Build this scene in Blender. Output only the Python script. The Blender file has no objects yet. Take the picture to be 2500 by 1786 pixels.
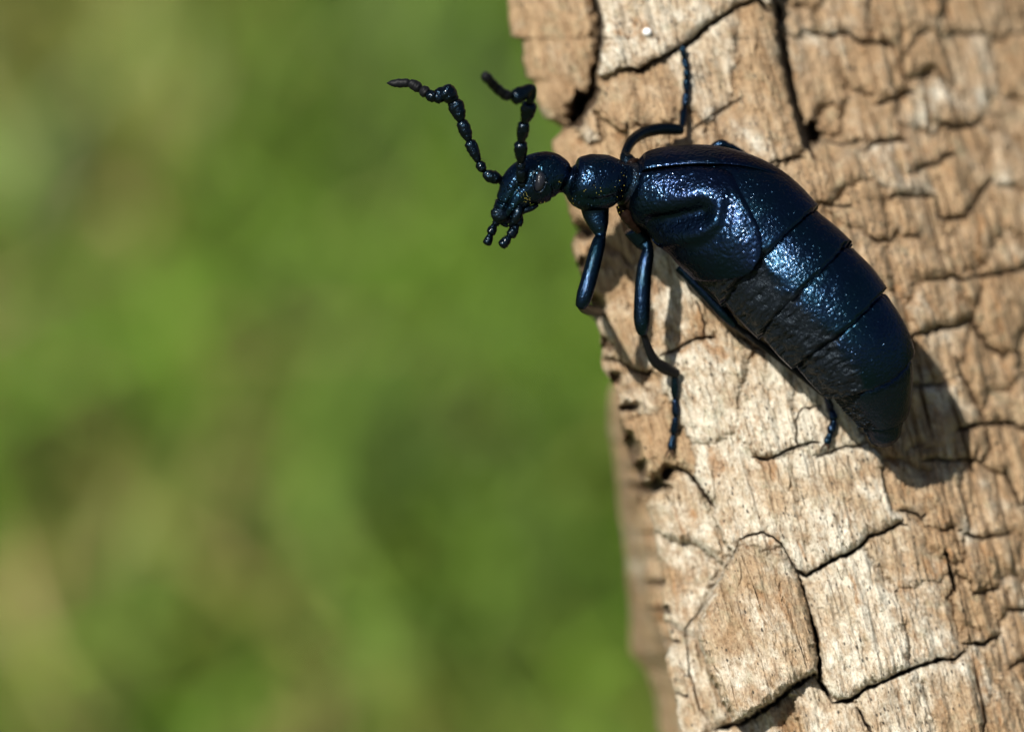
import bpy, math, random, heapq
import numpy as np
from mathutils import Matrix, Vector, Euler

rng = np.random.default_rng(7)
random.seed(7)
sc = bpy.context.scene
COL = sc.collection

# ------------------------------------------------------------------ frame of reference
# The "macro frame": x right, y up, z towards the lens, millimetres, origin in the plane of sharp focus.
K = 0.025            # mm per reference pixel in that plane
D = 260.0            # lens to origin, mm
PITCH = math.radians(22)
HGT = 0.25           # metres above the ground
M = Matrix.Translation((0, 0, HGT)) @ Matrix.Rotation(math.pi / 2 - PITCH, 4, 'X')

def at(px, py, z):
    """photo column / row and depth (mm) -> macro frame point, mm"""
    px = np.asarray(px, float); py = np.asarray(py, float); z = np.asarray(z, float)
    f = (D - z) / D
    return np.stack(np.broadcast_arrays((px - 1250) * K * f, (893 - py) * K * f, z), -1)

# ------------------------------------------------------------------ camera
cam = bpy.data.cameras.new('camera')
camo = bpy.data.objects.new('camera', cam); COL.objects.link(camo)
camo.matrix_world = M @ Matrix.Translation((0, 0, D / 1000))
cam.lens = 150.0
cam.sensor_width = 150.0 * (2500 * K) / D
cam.clip_start = 0.01
cam.clip_end = 2000
cam.dof.use_dof = True
cam.dof.focus_distance = (D - 0.3) / 1000
cam.dof.aperture_fstop = 17.0
sc.camera = camo

# ------------------------------------------------------------------ light
Lm = Vector((-0.46, 0.55, 1.0)).normalized()
Lw = (M.to_3x3() @ Lm).normalized()
sun = bpy.data.lights.new('sun', 'SUN')
sun.energy = 5.0; sun.angle = math.radians(0.5); sun.color = (1.0, 0.955, 0.88)
suno = bpy.data.objects.new('sun', sun); COL.objects.link(suno)
suno.rotation_euler = Lw.to_track_quat('Z', 'Y').to_euler()
suno.location = (0, 0, 3)
world = bpy.data.worlds.new('World'); sc.world = world; world.use_nodes = True
wn = world.node_tree.nodes; wl = world.node_tree.links
sky = wn.new('ShaderNodeTexSky'); sky.sky_type = 'NISHITA'; sky.sun_disc = False
sky.sun_elevation = math.asin(Lw.z); sky.sun_rotation = math.atan2(Lw.x, Lw.y)
bg = wn['Background']; bg.inputs['Strength'].default_value = 0.05
wl.new(sky.outputs[0], bg.inputs['Color'])
vs = sc.view_settings
vs.view_transform = 'Standard'; vs.look = 'None'; vs.gamma = 1.0; vs.use_curve_mapping = False
vs.exposure = 0.62
sc.cycles.use_denoising = True
sc.cycles.max_bounces = 5
sc.cycles.sample_clamp_indirect = 4.0

# ------------------------------------------------------------------ small helpers
def _hash(ix, iy, seed):
    ix = ix.astype(np.int64); iy = iy.astype(np.int64)
    n = (ix * 374761393 + iy * 668265263 + seed * 974634777) & 0xFFFFFFFF
    n = ((n ^ (n >> 13)) * 1274126177) & 0xFFFFFFFF
    n = ((n ^ (n >> 16)) * 2246822519) & 0xFFFFFFFF
    return ((n ^ (n >> 15)) & 0xFFFFFF) / float(0xFFFFFF)

def vnoise(x, y, seed=0):
    x = np.asarray(x, float); y = np.asarray(y, float)
    x0 = np.floor(x); y0 = np.floor(y)
    fx = x - x0; fy = y - y0
    fx = fx * fx * (3 - 2 * fx); fy = fy * fy * (3 - 2 * fy)
    a = _hash(x0, y0, seed); b = _hash(x0 + 1, y0, seed)
    c = _hash(x0, y0 + 1, seed); d = _hash(x0 + 1, y0 + 1, seed)
    return (a + (b - a) * fx + (c - a) * fy + (a - b - c + d) * fx * fy) * 2 - 1

def fbm(x, y, seed=0, oct=4, gain=0.5):
    v = 0; amp = 1; t = 0
    for o in range(oct):
        v = v + amp * vnoise(x * 2 ** o + 17.3 * o, y * 2 ** o - 9.1 * o, seed + o * 31)
        t += amp; amp *= gain
    return v / t

def sstep(a, b, x):
    t = np.clip((x - a) / (b - a), 0, 1)
    return t * t * (3 - 2 * t)

def mesh_obj(name, verts, faces, mat, parent=None, smooth=True, attrs=None, normals=None):
    """verts in metres (local), faces: int array (n,3|4) or list"""
    me = bpy.data.meshes.new(name)
    verts = np.asarray(verts, np.float32)
    if isinstance(faces, np.ndarray):
        n, k = faces.shape
        me.vertices.add(len(verts)); me.vertices.foreach_set('co', verts.ravel())
        me.loops.add(n * k); me.loops.foreach_set('vertex_index', faces.astype(np.int32).ravel())
        me.polygons.add(n)
        me.polygons.foreach_set('loop_start', np.arange(0, n * k, k, dtype=np.int32))
        me.update(calc_edges=True); me.validate()
    else:
        me.from_pydata([tuple(v) for v in verts], [], faces); me.update()
    if smooth:
        me.polygons.foreach_set('use_smooth', np.ones(len(me.polygons), bool))
    for an, (kind, arr) in (attrs or {}).items():
        a = me.attributes.new(an, kind, 'POINT')
        arr = np.asarray(arr, np.float32)
        a.data.foreach_set({'FLOAT': 'value', 'FLOAT_VECTOR': 'vector', 'FLOAT_COLOR': 'color'}[kind], arr.ravel())
    if normals is not None:
        me.normals_split_custom_set_from_vertices(np.asarray(normals, np.float32).tolist())
    me.materials.append(mat)
    o = bpy.data.objects.new(name, me); COL.objects.link(o)
    if parent is not None:
        o.parent = parent
    return o

def empty(name, origin_mm):
    o = bpy.data.objects.new(name, None); COL.objects.link(o)
    o.empty_display_size = 0.003
    o.matrix_world = M @ Matrix.Translation(Vector(origin_mm) / 1000)
    return o

def tag(o, label=None, cat=None, group=None, kind=None):
    if label: o['label'] = label
    if cat: o['category'] = cat
    if group: o['group'] = group
    if kind: o['kind'] = kind

def catmull(pts, n):
    """pts (m,d) -> n samples of a Catmull-Rom curve, uniform in index; returns samples and index parameter"""
    P = np.asarray(pts, float); m = len(P)
    t = np.linspace(0, m - 1, n)
    i = np.clip(np.floor(t).astype(int), 0, m - 2); f = (t - i)[:, None]
    p0 = P[np.clip(i - 1, 0, m - 1)]; p1 = P[i]; p2 = P[i + 1]; p3 = P[np.clip(i + 2, 0, m - 1)]
    r = 0.5 * ((2 * p1) + (-p0 + p2) * f + (2 * p0 - 5 * p1 + 4 * p2 - p3) * f ** 2 + (-p0 + 3 * p1 - 3 * p2 + p3) * f ** 3)
    return r, t

def tube_data(C, R, seg=14, flat=1.0, bump=0.0, seed=0, flat_dir=None):
    """swept tube, closed ends; C (n,3) mm, R (n) mm"""
    C = np.asarray(C, float); R = np.asarray(R, float); n = len(C)
    T = np.gradient(C, axis=0); T /= np.linalg.norm(T, axis=1)[:, None] + 1e-12
    a = np.array(flat_dir if flat_dir is not None else (0.31, 0.17, 0.93), float)
    th = np.linspace(0, 2 * np.pi, seg, endpoint=False)
    V = []
    for i in range(n):
        u = a - T[i] * a.dot(T[i]); u /= np.linalg.norm(u) + 1e-12; a = u
        w = np.cross(T[i], u)
        r = R[i]
        rr = r * (1 + bump * vnoise(th * 2.1 + seed, np.full(seg, i * 0.8 + seed)))
        V.append(C[i] + (np.cos(th) * rr * flat)[:, None] * u + (np.sin(th) * rr)[:, None] * w)
    V = np.concatenate(V)
    i = np.arange(n - 1)[:, None] * seg; j = np.arange(seg)[None]
    F = np.stack([i + j, i + (j + 1) % seg, i + seg + (j + 1) % seg, i + seg + j], -1).reshape(-1, 4).tolist()
    F.append(list(range(seg))[::-1]); F.append([(n - 1) * seg + k for k in range(seg)])
    return V, F

# ------------------------------------------------------------------ material helpers
class NT:
    def __init__(self, name):
        self.m = bpy.data.materials.new(name); self.m.use_nodes = True
        self.t = self.m.node_tree; self.n = self.t.nodes; self.l = self.t.links
        self.bsdf = self.n['Principled BSDF']; self.out = self.n['Material Output']
    def node(self, typ, **kw):
        nd = self.n.new(typ)
        for k, v in kw.items():
            if k.startswith('i_'):
                nd.inputs[k[2:].replace('_', ' ')].default_value = v
            else:
                setattr(nd, k, v)
        return nd
    def link(self, a, b): self.l.new(a, b)
    def coords(self, scale, attr=None):
        if attr:
            s = self.node('ShaderNodeAttribute', attribute_name=attr).outputs['Vector']
            f = 1.0
        else:
            s = self.node('ShaderNodeTexCoord').outputs['Object']; f = 1000.0
        mp = self.node('ShaderNodeMapping')
        mp.inputs['Scale'].default_value = [f * c for c in scale]
        self.link(s, mp.inputs['Vector'])
        return mp.outputs['Vector']
    def noise(self, vec, scale=1.0, detail=4.0, rough=0.55, dist=0.0):
        nd = self.node('ShaderNodeTexNoise')
        nd.inputs['Scale'].default_value = scale; nd.inputs['Detail'].default_value = detail
        nd.inputs['Roughness'].default_value = rough; nd.inputs['Distortion'].default_value = dist
        self.link(vec, nd.inputs['Vector'])
        return nd.outputs['Fac']
    def voronoi(self, vec, scale, feature='F1', rnd=1.0):
        nd = self.node('ShaderNodeTexVoronoi', feature=feature)
        nd.inputs['Scale'].default_value = scale; nd.inputs['Randomness'].default_value = rnd
        self.link(vec, nd.inputs['Vector'])
        return nd
    def ramp(self, fac, stops, interp='LINEAR'):
        nd = self.node('ShaderNodeValToRGB'); nd.color_ramp.interpolation = interp
        e = nd.color_ramp.elements
        while len(e) < len(stops): e.new(0.5)
        for k, (p, c) in enumerate(stops):
            e[k].position = p
            e[k].color = (c, c, c, 1) if isinstance(c, (int, float)) else (*c, 1)
        self.link(fac, nd.inputs['Fac'])
        return nd.outputs['Color']
    def mix(self, fac, a, b, mode='MIX'):
        nd = self.node('ShaderNodeMix', data_type='RGBA', blend_type=mode)
        for s, v in ((nd.inputs['Factor'], fac), (nd.inputs['A'], a), (nd.inputs['B'], b)):
            if isinstance(v, (int, float)): s.default_value = v
            elif isinstance(v, tuple): s.default_value = (*v, 1)
            else: self.link(v, s)
        # the RGBA sockets are the ones named A/B with colour type
        ia = [s for s in nd.inputs if s.name == 'A' and s.type == 'RGBA'][0]
        ib = [s for s in nd.inputs if s.name == 'B' and s.type == 'RGBA'][0]
        fi = nd.inputs[0]
        for s, v in ((fi, fac), (ia, a), (ib, b)):
            if isinstance(v, (int, float)):
                if s.type == 'RGBA': s.default_value = (v, v, v, 1)
                else: s.default_value = v
            elif isinstance(v, tuple): s.default_value = (*v, 1)
            else: self.link(v, s)
        return [s for s in nd.outputs if s.type == 'RGBA'][0]
    def math(self, op, a, b=0.0, clamp=False):
        nd = self.node('ShaderNodeMath', operation=op, use_clamp=clamp)
        for s, v in ((nd.inputs[0], a), (nd.inputs[1], b)):
            if isinstance(v, (int, float)): s.default_value = v
            else: self.link(v, s)
        return nd.outputs[0]
    def bump(self, height, dist_mm, strength=1.0, prev=None):
        nd = self.node('ShaderNodeBump')
        nd.inputs['Strength'].default_value = strength
        nd.inputs['Distance'].default_value = dist_mm / 1000
        self.link(height, nd.inputs['Height'])
        if prev is not None: self.link(prev, nd.inputs['Normal'])
        return nd.outputs['Normal']
    def set(self, **kw):
        for k, v in kw.items():
            s = self.bsdf.inputs[k.replace('_', ' ')]
            if hasattr(v, 'is_output'): self.link(v, s)
            elif isinstance(v, tuple) and len(v) == 3: s.default_value = (*v, 1)
            else: s.default_value = v

# ---- wood
def wood_material(name):
    N = NT(name)
    iso = N.coords((1, 1, 1), 'grain')
    fib = N.coords((1.0, 0.10, 1), 'grain')
    fib2 = N.coords((1.0, 0.20, 1), 'grain')
    tone = N.node('ShaderNodeAttribute', attribute_name='tone').outputs['Fac']
    big = N.noise(iso, 0.22, 4, 0.6, 0.3)
    streak = N.noise(fib, 1.9, 5, 0.65, 0.5)
    fine = N.noise(fib2, 7.5, 4, 0.7)
    med = N.noise(N.coords((1, 0.6, 1), 'grain'), 1.5, 6, 0.72, 0.6)
    grit = N.noise(N.coords((1, 0.7, 1), 'grain'), 7.0, 3, 0.7)
    c1 = N.ramp(streak, [(0.28, (0.21, 0.135, 0.078)), (0.44, (0.37, 0.255, 0.160)), (0.57, (0.47, 0.360, 0.252)), (0.74, (0.60, 0.51, 0.40))])
    c2 = N.ramp(med, [(0.30, (0.20, 0.125, 0.070)), (0.46, (0.38, 0.265, 0.165)), (0.58, (0.49, 0.385, 0.275)), (0.72, (0.66, 0.575, 0.46))])
    col = N.mix(0.55, c1, c2)
    # bleached grey-white weathering
    pk = N.math('ADD', big, N.math('MULTIPLY', tone, 0.11))
    pale = N.math('MULTIPLY', N.ramp(pk, [(0.42, 0.0), (0.58, 1.0)]), N.ramp(med, [(0.36, 0.15), (0.56, 1.0)]))
    col = N.mix(N.math('MULTIPLY', pale, 0.85), col, (0.68, 0.63, 0.55))
    # browner wood; tone also paints the beetle's shadow on the left blocks
    bk = N.ramp(N.math('ADD', N.noise(iso, 0.5, 3, 0.6, 0.4), N.math('MULTIPLY', tone, -0.24)), [(0.50, 0.0), (0.72, 1.0)])
    col = N.mix(N.math('MULTIPLY', bk, 0.78), col, N.mix(N.ramp(streak, [(0.3, 0.0), (0.7, 1.0)]), (0.20, 0.113, 0.054), (0.46, 0.305, 0.172)))
    # warm stained blotches
    blot = N.ramp(N.noise(N.coords((1, 0.5, 1), 'grain'), 0.62, 4, 0.6, 0.6), [(0.59, 0.0), (0.68, 1.0)])
    col = N.mix(N.math('MULTIPLY', blot, 0.75), col, (0.31, 0.165, 0.072))
    # grey-green film
    gg = N.ramp(N.noise(iso, 0.9, 3, 0.6, 0.2), [(0.56, 0.0), (0.72, 1.0)])
    col = N.mix(N.math('MULTIPLY', gg, 0.40), col, (0.30, 0.29, 0.20))
    # fibre lines, grit, pits
    dl = N.ramp(fine, [(0.30, 0.0), (0.45, 1.0)])
    col = N.mix(1.0, col, N.mix(dl, (0.55, 0.47, 0.40), (1, 1, 1)), 'MULTIPLY')
    gt = N.ramp(grit, [(0.32, 0.0), (0.5, 0.72), (0.68, 1.0)])
    col = N.mix(1.0, col, N.mix(gt, (0.64, 0.59, 0.54), (1.2, 1.19, 1.16)), 'MULTIPLY')
    vor = N.voronoi(N.coords((1.0, 0.55, 1), 'grain'), 2.6)
    mask = N.ramp(N.noise(iso, 0.55, 2, 0.5), [(0.40, 0.0), (0.58, 1.0)])
    dots = N.math('LESS_THAN', vor.outputs['Distance'], N.math('MULTIPLY', mask, 0.20))
    col = N.mix(N.math('MULTIPLY', dots, 0.88), col, (0.022, 0.019, 0.015))
    # freshly broken orange flecks
    fl = N.ramp(N.noise(iso, 2.4, 3, 0.6, 0.4), [(0.62, 0.0), (0.70, 1.0)])
    col = N.mix(N.math('MULTIPLY', fl, 0.22), col, (0.50, 0.28, 0.15))
    # crack floors and hollows: shade painted in as dark brown, over decayed wood
    dk = N.node('ShaderNodeAttribute', attribute_name='rot_shade').outputs['Fac']
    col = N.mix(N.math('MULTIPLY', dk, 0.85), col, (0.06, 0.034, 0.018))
    col = N.mix(1.0, col, (0.90, 0.935, 0.92), 'MULTIPLY')
    N.set(Base_Color=col, Roughness=N.ramp(med, [(0.3, 0.62), (0.7, 0.85)]))
    N.bsdf.inputs['Specular IOR Level'].default_value = 0.35
    b = N.bump(streak, 0.30, 0.9)
    b = N.bump(med, 0.22, 0.9, b)
    b = N.bump(fine, 0.12, 1.0, b)
    b = N.bump(grit, 0.06, 0.9, b)
    N.set(Normal=b)
    return N.m

WOOD = wood_material('weathered_wood')

# ---- beetle shell
def shell_material(name, base=(0.030, 0.075, 0.125), punct=3.6, dist=0.05, rough=0.27, fine=0.014, membrane=False, wr=8.5, coat=0.35):
    N = NT(name)
    oc = N.coords((1, 1, 1))
    dim = N.noise(oc, punct, 1, 0.5, 1.2)
    wrn = N.noise(oc, wr, 1.3, 0.5, 0.5)
    nn = N.bump(dim, dist, 0.9)
    nn = N.bump(wrn, fine, 1.0, nn)
    if membrane:
        pit = N.node('ShaderNodeAttribute', attribute_name='pitted').outputs['Fac']
        v2 = N.voronoi(oc, 4.0, 'F1')
        hole = N.math('MULTIPLY', N.math('SUBTRACT', 1.0, N.ramp(v2.outputs['Distance'], [(0.03, 0.0), (0.30, 1.0)], 'EASE')), pit)
        nn = N.bump(N.math('SUBTRACT', 1.0, hole), 0.13, 1.0, nn)
    tint = N.noise(oc, 0.45, 2, 0.5)
    col = N.mix(N.ramp(tint, [(0.35, 0.0), (0.65, 1.0)]), base, tuple(b * f for b, f in zip(base, (0.85, 1.25, 0.88))))
    N.set(Base_Color=col, Metallic=0.95, Roughness=rough, Normal=nn)
    N.bsdf.inputs['Specular Tint'].default_value = (0.18, 0.22, 0.38, 1)
    N.bsdf.inputs['Coat Weight'].default_value = coat
    N.bsdf.inputs['Coat Roughness'].default_value = 0.10
    N.link(nn, N.bsdf.inputs['Coat Normal'])
    if membrane:
        t = N.node('ShaderNodeAttribute', attribute_name='tergite').outputs['Fac']
        br = N.node('ShaderNodeAttribute', attribute_name='brown').outputs['Fac']
        q = N.node('ShaderNodeBsdfPrincipled')
        q.inputs['Roughness'].default_value = 0.30
        q.inputs['Specular IOR Level'].default_value = 0.17
        N.link(N.mix(br, (0.0050, 0.0066, 0.0092), (0.009, 0.005, 0.0035)), q.inputs['Base Color'])
        q.inputs['Specular Tint'].default_value = (0.66, 0.84, 1.0, 1)
        nb = N.bump(N.noise(oc, 5.0, 3, 0.6, 0.5), 0.10, 1.0)
        N.link(nb, q.inputs['Normal'])
        mx = N.node('ShaderNodeMixShader')
        N.link(t, mx.inputs[0]); N.link(q.outputs[0], mx.inputs[1]); N.link(N.bsdf.outputs[0], mx.inputs[2])
        N.link(mx.outputs[0], N.out.inputs['Surface'])
    return N.m

SHELL = shell_material('beetle_body_shell', base=(0.0065, 0.0175, 0.042), membrane=True, punct=3.0, dist=0.044, fine=0.040, wr=6.5, rough=0.23, coat=0.18)
ELYT = shell_material('wing_cover_shell', base=(0.0060, 0.0135, 0.037), punct=2.2, dist=0.060, fine=0.046, wr=5.2, rough=0.23, coat=0.17)
LEGM = shell_material('leg_shell', base=(0.006, 0.017, 0.040), punct=6.0, dist=0.034, fine=0.018, wr=14, rough=0.22, coat=0.2)

def dull_material():
    N = NT('antenna_shell')
    oc = N.coords((1, 1, 1))
    n = N.bump(N.noise(oc, 6, 2, 0.6, .5), 0.07, 1.0)
    N.set(Base_Color=(0.005, 0.011, 0.018), Metallic=0.9, Roughness=0.26, Normal=n)
    N.bsdf.inputs['Specular Tint'].default_value = (0.12, 0.15, 0.2, 1); N.bsdf.inputs['Coat Weight'].default_value = 0.25; N.bsdf.inputs['Coat Roughness'].default_value = 0.15
    return N.m
ANT = dull_material()
def matte_black():
    N = NT('antenna_tip_shell')
    oc = N.coords((1, 1, 1))
    n = N.bump(N.noise(oc, 14, 3, 0.6), 0.015, 0.9)
    N.set(Base_Color=(0.0045, 0.0048, 0.006), Roughness=0.5, Normal=n)
    N.bsdf.inputs['Specular IOR Level'].default_value = 0.12
    return N.m
ANTT = matte_black()
def eye_material():
    N = NT('compound_eye')
    oc = N.coords((1, 1, 1))
    v = N.voronoi(oc, 11, 'F1', 0.25)
    N.bsdf.inputs['Specular IOR Level'].default_value = 0.22
    N.set(Base_Color=(0.009, 0.010, 0.014), Roughness=0.24, Normal=N.bump(v.outputs['Distance'], 0.02, 1.0))
    return N.m
EYE = eye_material()
def plain(name, col, rough=0.5, **kw):
    N = NT(name)
    oc = N.coords((1, 1, 1))
    f = N.noise(oc, 6, 2, 0.5)
    N.set(Base_Color=N.mix(f, tuple(c * 0.8 for c in col), tuple(min(1, c * 1.2) for c in col)), Roughness=rough, **kw)
    N.bsdf.inputs['Specular IOR Level'].default_value = 0.5 if max(col) > 0.2 else 0.07
    return N.m
POLLEN = plain('pollen', (0.62, 0.50, 0.05), 0.6)
BROWN = plain('brown_cuticle', (0.009, 0.0045, 0.003), 0.4)
HAIR = plain('bristle', (0.02, 0.017, 0.013), 0.4)
SAP = plain('white_bead', (0.85, 0.85, 0.83), 0.12)
CLAW = plain('claw', (0.035, 0.02, 0.012), 0.3)

# ------------------------------------------------------------------ the log
XL = np.array([(-100, 1228), (0, 1238), (66, 1245), (90, 1250), (97, 1277), (155, 1279), (188, 1287), (200, 1303), (247, 1309), (287, 1329),
               (300, 1356), (312, 1375), (330, 1364), (346, 1347), (376, 1352), (430, 1366), (488, 1382), (540, 1397), (562, 1411), (580, 1404), (596, 1396),
               (625, 1403), (660, 1416), (700, 1428), (745, 1438), (772, 1440), (782, 1456), (820, 1466), (900, 1470), (936, 1496), (960, 1504),
               (1020, 1512), (1068, 1520), (1116, 1536), (1140, 1549), (1176, 1566), (1196, 1590), (1212, 1592), (1231, 1577), (1277, 1594), (1345, 1604),
               (1412, 1617), (1458, 1617), (1517, 1622), (1560, 1640), (1580, 1634), (1603, 1624), (1657, 1631), (1693, 1647), (1775, 1656), (1900, 1680)])
XB = np.array([(-100, 1500), (700, 1540), (900, 1515), (960, 1490), (1050, 1486), (1231, 1500), (1367, 1527), (1458, 1540), (1548, 1545), (1590, 1552),
               (1640, 1592), (1700, 1612), (1800, 1622), (1900, 1645)])
XR = np.array([(-100, 1880), (0, 1895), (380, 1990), (700, 2075), (1000, 2140), (1300, 2225), (1600, 2310), (1786, 2365), (1900, 2395)])
ZF = np.array([(-100, -8.6), (0, -8.2), (350, -6.9), (700, -5.6), (1000, -4.8), (1300, -3.5), (1600, -2.3), (1900, -1.2)])

def interp(tab, y):
    y = np.asarray(y, float)
    v = np.interp(y, tab[:, 0], tab[:, 1])
    return v

def ext(tab, y, slope):
    v = interp(tab, y)
    v = np.where(y > tab[-1, 0], tab[-1, 1] + (y - tab[-1, 0]) * slope, v)
    v = np.where(y < tab[0, 0], tab[0, 1] + (y - tab[0, 0]) * slope, v)
    return v

# polylines of cracks: (width px, depth mm, points)
CR = [
 (15, 2.8, [(1454,-100),(1454,0),(1467,66),(1460,132),(1447,198),(1444,231),(1411,287),(1381,312)]),
 (34, 3.6, [(1452,205),(1440,240),(1415,282),(1392,306)]), (26, 3.0, [(1425,225),(1400,262)]),
 (10, 1.5, [(1520,168),(1540,165),(1560,175),(1596,148),(1639,129),(1688,102),(1728,63),(1787,26),(1827,7),(1853,3),(1873,26),(1893,30)]),
 (20, 1.6, [(1888,-100),(1892,0),(1900,60),(1915,150),(1932,220),(1948,280),(1966,340),(1990,392)]),
 (32, 3.0, [(1978,296),(1984,318),(1990,348)]),
 (4, 0.5, [(1686,323),(1747,280),(1812,240)]),
 (6, 0.9, [(1860,404),(1889,397),(1920,388),(1938,382),(1966,388)]),
 (5, 0.7, [(1553,309),(1596,308),(1640,300)]),
 (5, 0.8, [(1530,300),(1533,335),(1529,352)]),
 (7, 1.1, [(1964,74),(1989,86),(2028,86),(2072,81),(2087,96),(2117,106),(2156,103),(2186,111)]),
 (5, 0.7, [(2117,98),(2121,30),(2112,-60)]),
 (8, 1.0, [(2240,86),(2268,79)]), (10, 1.3, [(2243,190),(2262,180)]),
 (7, 1.0, [(2136,251),(2191,241),(2215,227),(2240,227)]),
 (12, 1.8, [(2300,300),(2324,315),(2363,305),(2398,296)]),
 (5, 0.7, [(2013,340),(2063,352),(2107,337)]),
 (7, 1.1, [(2117,369),(2141,350),(2181,342),(2215,345)]),
 (9, 1.3, [(2230,414),(2279,401),(2309,384),(2333,379)]),
 (5, 0.8, [(2166,488),(2191,478),(2245,480),(2284,478)]),
 (5, 0.8, [(1999,498),(2038,505),(2082,502)]),
 (6, 0.9, [(2122,572),(2136,591),(2176,589),(2196,562)]), (5, 0.7, [(2205,581),(2245,571)]),
 (6, 0.9, [(2284,478),(2289,517),(2294,534),(2329,534),(2363,532),(2393,468),(2422,438)]),
 (7, 1.1, [(2255,685),(2309,682),(2324,670),(2343,680),(2417,672),(2500,653),(2620,640)]),
 (6, 1.0, [(2221,824),(2234,813),(2265,811),(2289,801),(2329,799),(2350,782),(2363,779),(2390,811),(2417,855),(2458,875)]),
 (9, 1.3, [(2336,1048),(2377,1038),(2411,1033),(2478,1034),(2510,1050),(2620,1058)]),
 (6, 0.9, [(2248,1121),(2322,1122),(2380,1121),(2390,1089)]),
 (5, 0.7, [(2228,940),(2309,936)]),
 (6, 0.8, [(2329,868),(2356,933),(2380,984)]), (6, 0.8, [(2451,1139),(2475,1190),(2490,1240)]),
 (9, 1.5, [(1932,1378),(1947,1395),(1969,1404),(2001,1388),(2044,1362),(2088,1341),(2124,1308),(2160,1296),(2199,1276),(2217,1281)]),
 (5, 0.7, [(2196,1249),(2214,1243),(2239,1254),(2250,1267),(2262,1250)]),
 (5, 0.8, [(2293,1296),(2326,1285)]), (6, 0.8, [(2337,1296),(2352,1296)]),
 (6, 1.0, [(2356,1306),(2401,1315),(2470,1301)]),
 (11, 1.5, [(2306,1340),(2315,1380),(2334,1440)]),
 (6, 1.0, [(2373,1453),(2441,1436)]), (6, 1.0, [(2463,1489),(2510,1487),(2600,1480)]),
 (7, 1.1, [(2351,1572),(2405,1570),(2441,1548)]), (6, 1.0, [(2461,1633),(2500,1608),(2600,1590)]),
 (9, 1.5, [(2030,1712),(2041,1714),(2073,1709),(2124,1673),(2160,1662),(2207,1642),(2239,1626),(2290,1611),(2333,1604),(2360,1590)]),
 (5, 0.8, [(1808,1317),(1862,1297),(1907,1326),(1935,1376),(1962,1435),(1975,1490)]),
 (10, 1.5, [(1975,1490),(1996,1571),(2000,1610),(2000,1660),(2030,1710)]),
 (14, 1.2, [(1990,1640),(1936,1676),(1886,1714),(1830,1752),(1742,1782)]),
 (5, 0.40, [(1735,1768),(1708,1730),(1684,1639),(1676,1530),(1722,1471),(1782,1367),(1808,1317)]),
 (6, 1.0, [(1840,1115),(1873,1121),(1910,1106),(1947,1088),(1999,1078)]),
 (4, 0.6, [(1947,1088),(1945,1025),(1958,999),(2006,988)]),
 (5, 0.8, [(1992,1119),(2018,1106),(2054,1093),(2080,1091),(2114,1080)]),
 (6, 1.0, [(1470,880),(1512,880),(1540,900),(1584,916),(1596,900)]),
 (6, 1.0, [(1612,868),(1660,848),(1700,828),(1748,824)]), (4, 0.6, [(1720,824),(1716,772),(1700,732)]),
 (8, 1.2, [(1640,1136),(1681,1154),(1717,1199),(1744,1240)]),
 

 (5, 0.7, [(1636,1562),(1662,1564)]), (5, 0.7, [(1647,1693),(1680,1700)]),
 (6, 0.9, [(2095,1725),(2130,1790),(2150,1880)]),
 (5, 0.7, [(2400,1720),(2408,1760),(2395,1800)]),
]
# block seeds: x, y, lift mm, tilt (mm per 100 px, + raises the lower end)
SEEDS = [
 (1350,150,-2.4,.10),(1590,60,.55,.22),(1740,180,.0,.05),(1590,240,-.05,.05),(1450,330,-.5,.0),(1850,260,.05,.05),(1660,360,-.1,0),
 (1460,500,-1.0,0),(1440,640,-1.0,.05),(1560,820,-.4,.10),(1530,960,-.7,.10),(1580,1080,-.5,.05),(1660,780,-.15,.05),(1720,950,.10,.03),(1880,1050,.22,.06),
 (2000,1035,.10,.05),(1640,1240,-1.0,.0),(1640,1400,-1.7,.0),(1640,1640,-1.5,0),(1830,1540,1.25,.34),(1830,1200,.10,.03),
 (2080,1210,.25,.10),(2130,1480,.25,.10),(1900,1790,-1.6,.0),(2010,1800,-.4,.0),(2200,1760,.15,.06),(2350,1720,.0,.05),(2220,1340,.0,.03),(2290,1520,-.05,.03),
 (1800,620,-.2,0),(1990,700,-.2,0),(2120,900,-.2,0)]
for yy in range(-60, 1960, 118):
    xr = float(interp(XR, yy))
    k = 0
    xx = xr + 75
    while xx < 2660:
        if not any((xx - s[0]) ** 2 + (yy - s[1]) ** 2 < 70 ** 2 for s in SEEDS):
            SEEDS.append((xx + random.uniform(-28, 28), yy + random.uniform(-40, 40), random.uniform(-.22, .22), random.uniform(.04, .22)))
        xx += random.uniform(95, 150)

Y0, Y1 = -100.0, 1886.0
XRIGHT = 2620.0
NR, NC = 940, 640
py_f = np.linspace(Y0, Y1, NR)
a_f = np.linspace(0, 1, NC)

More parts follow.
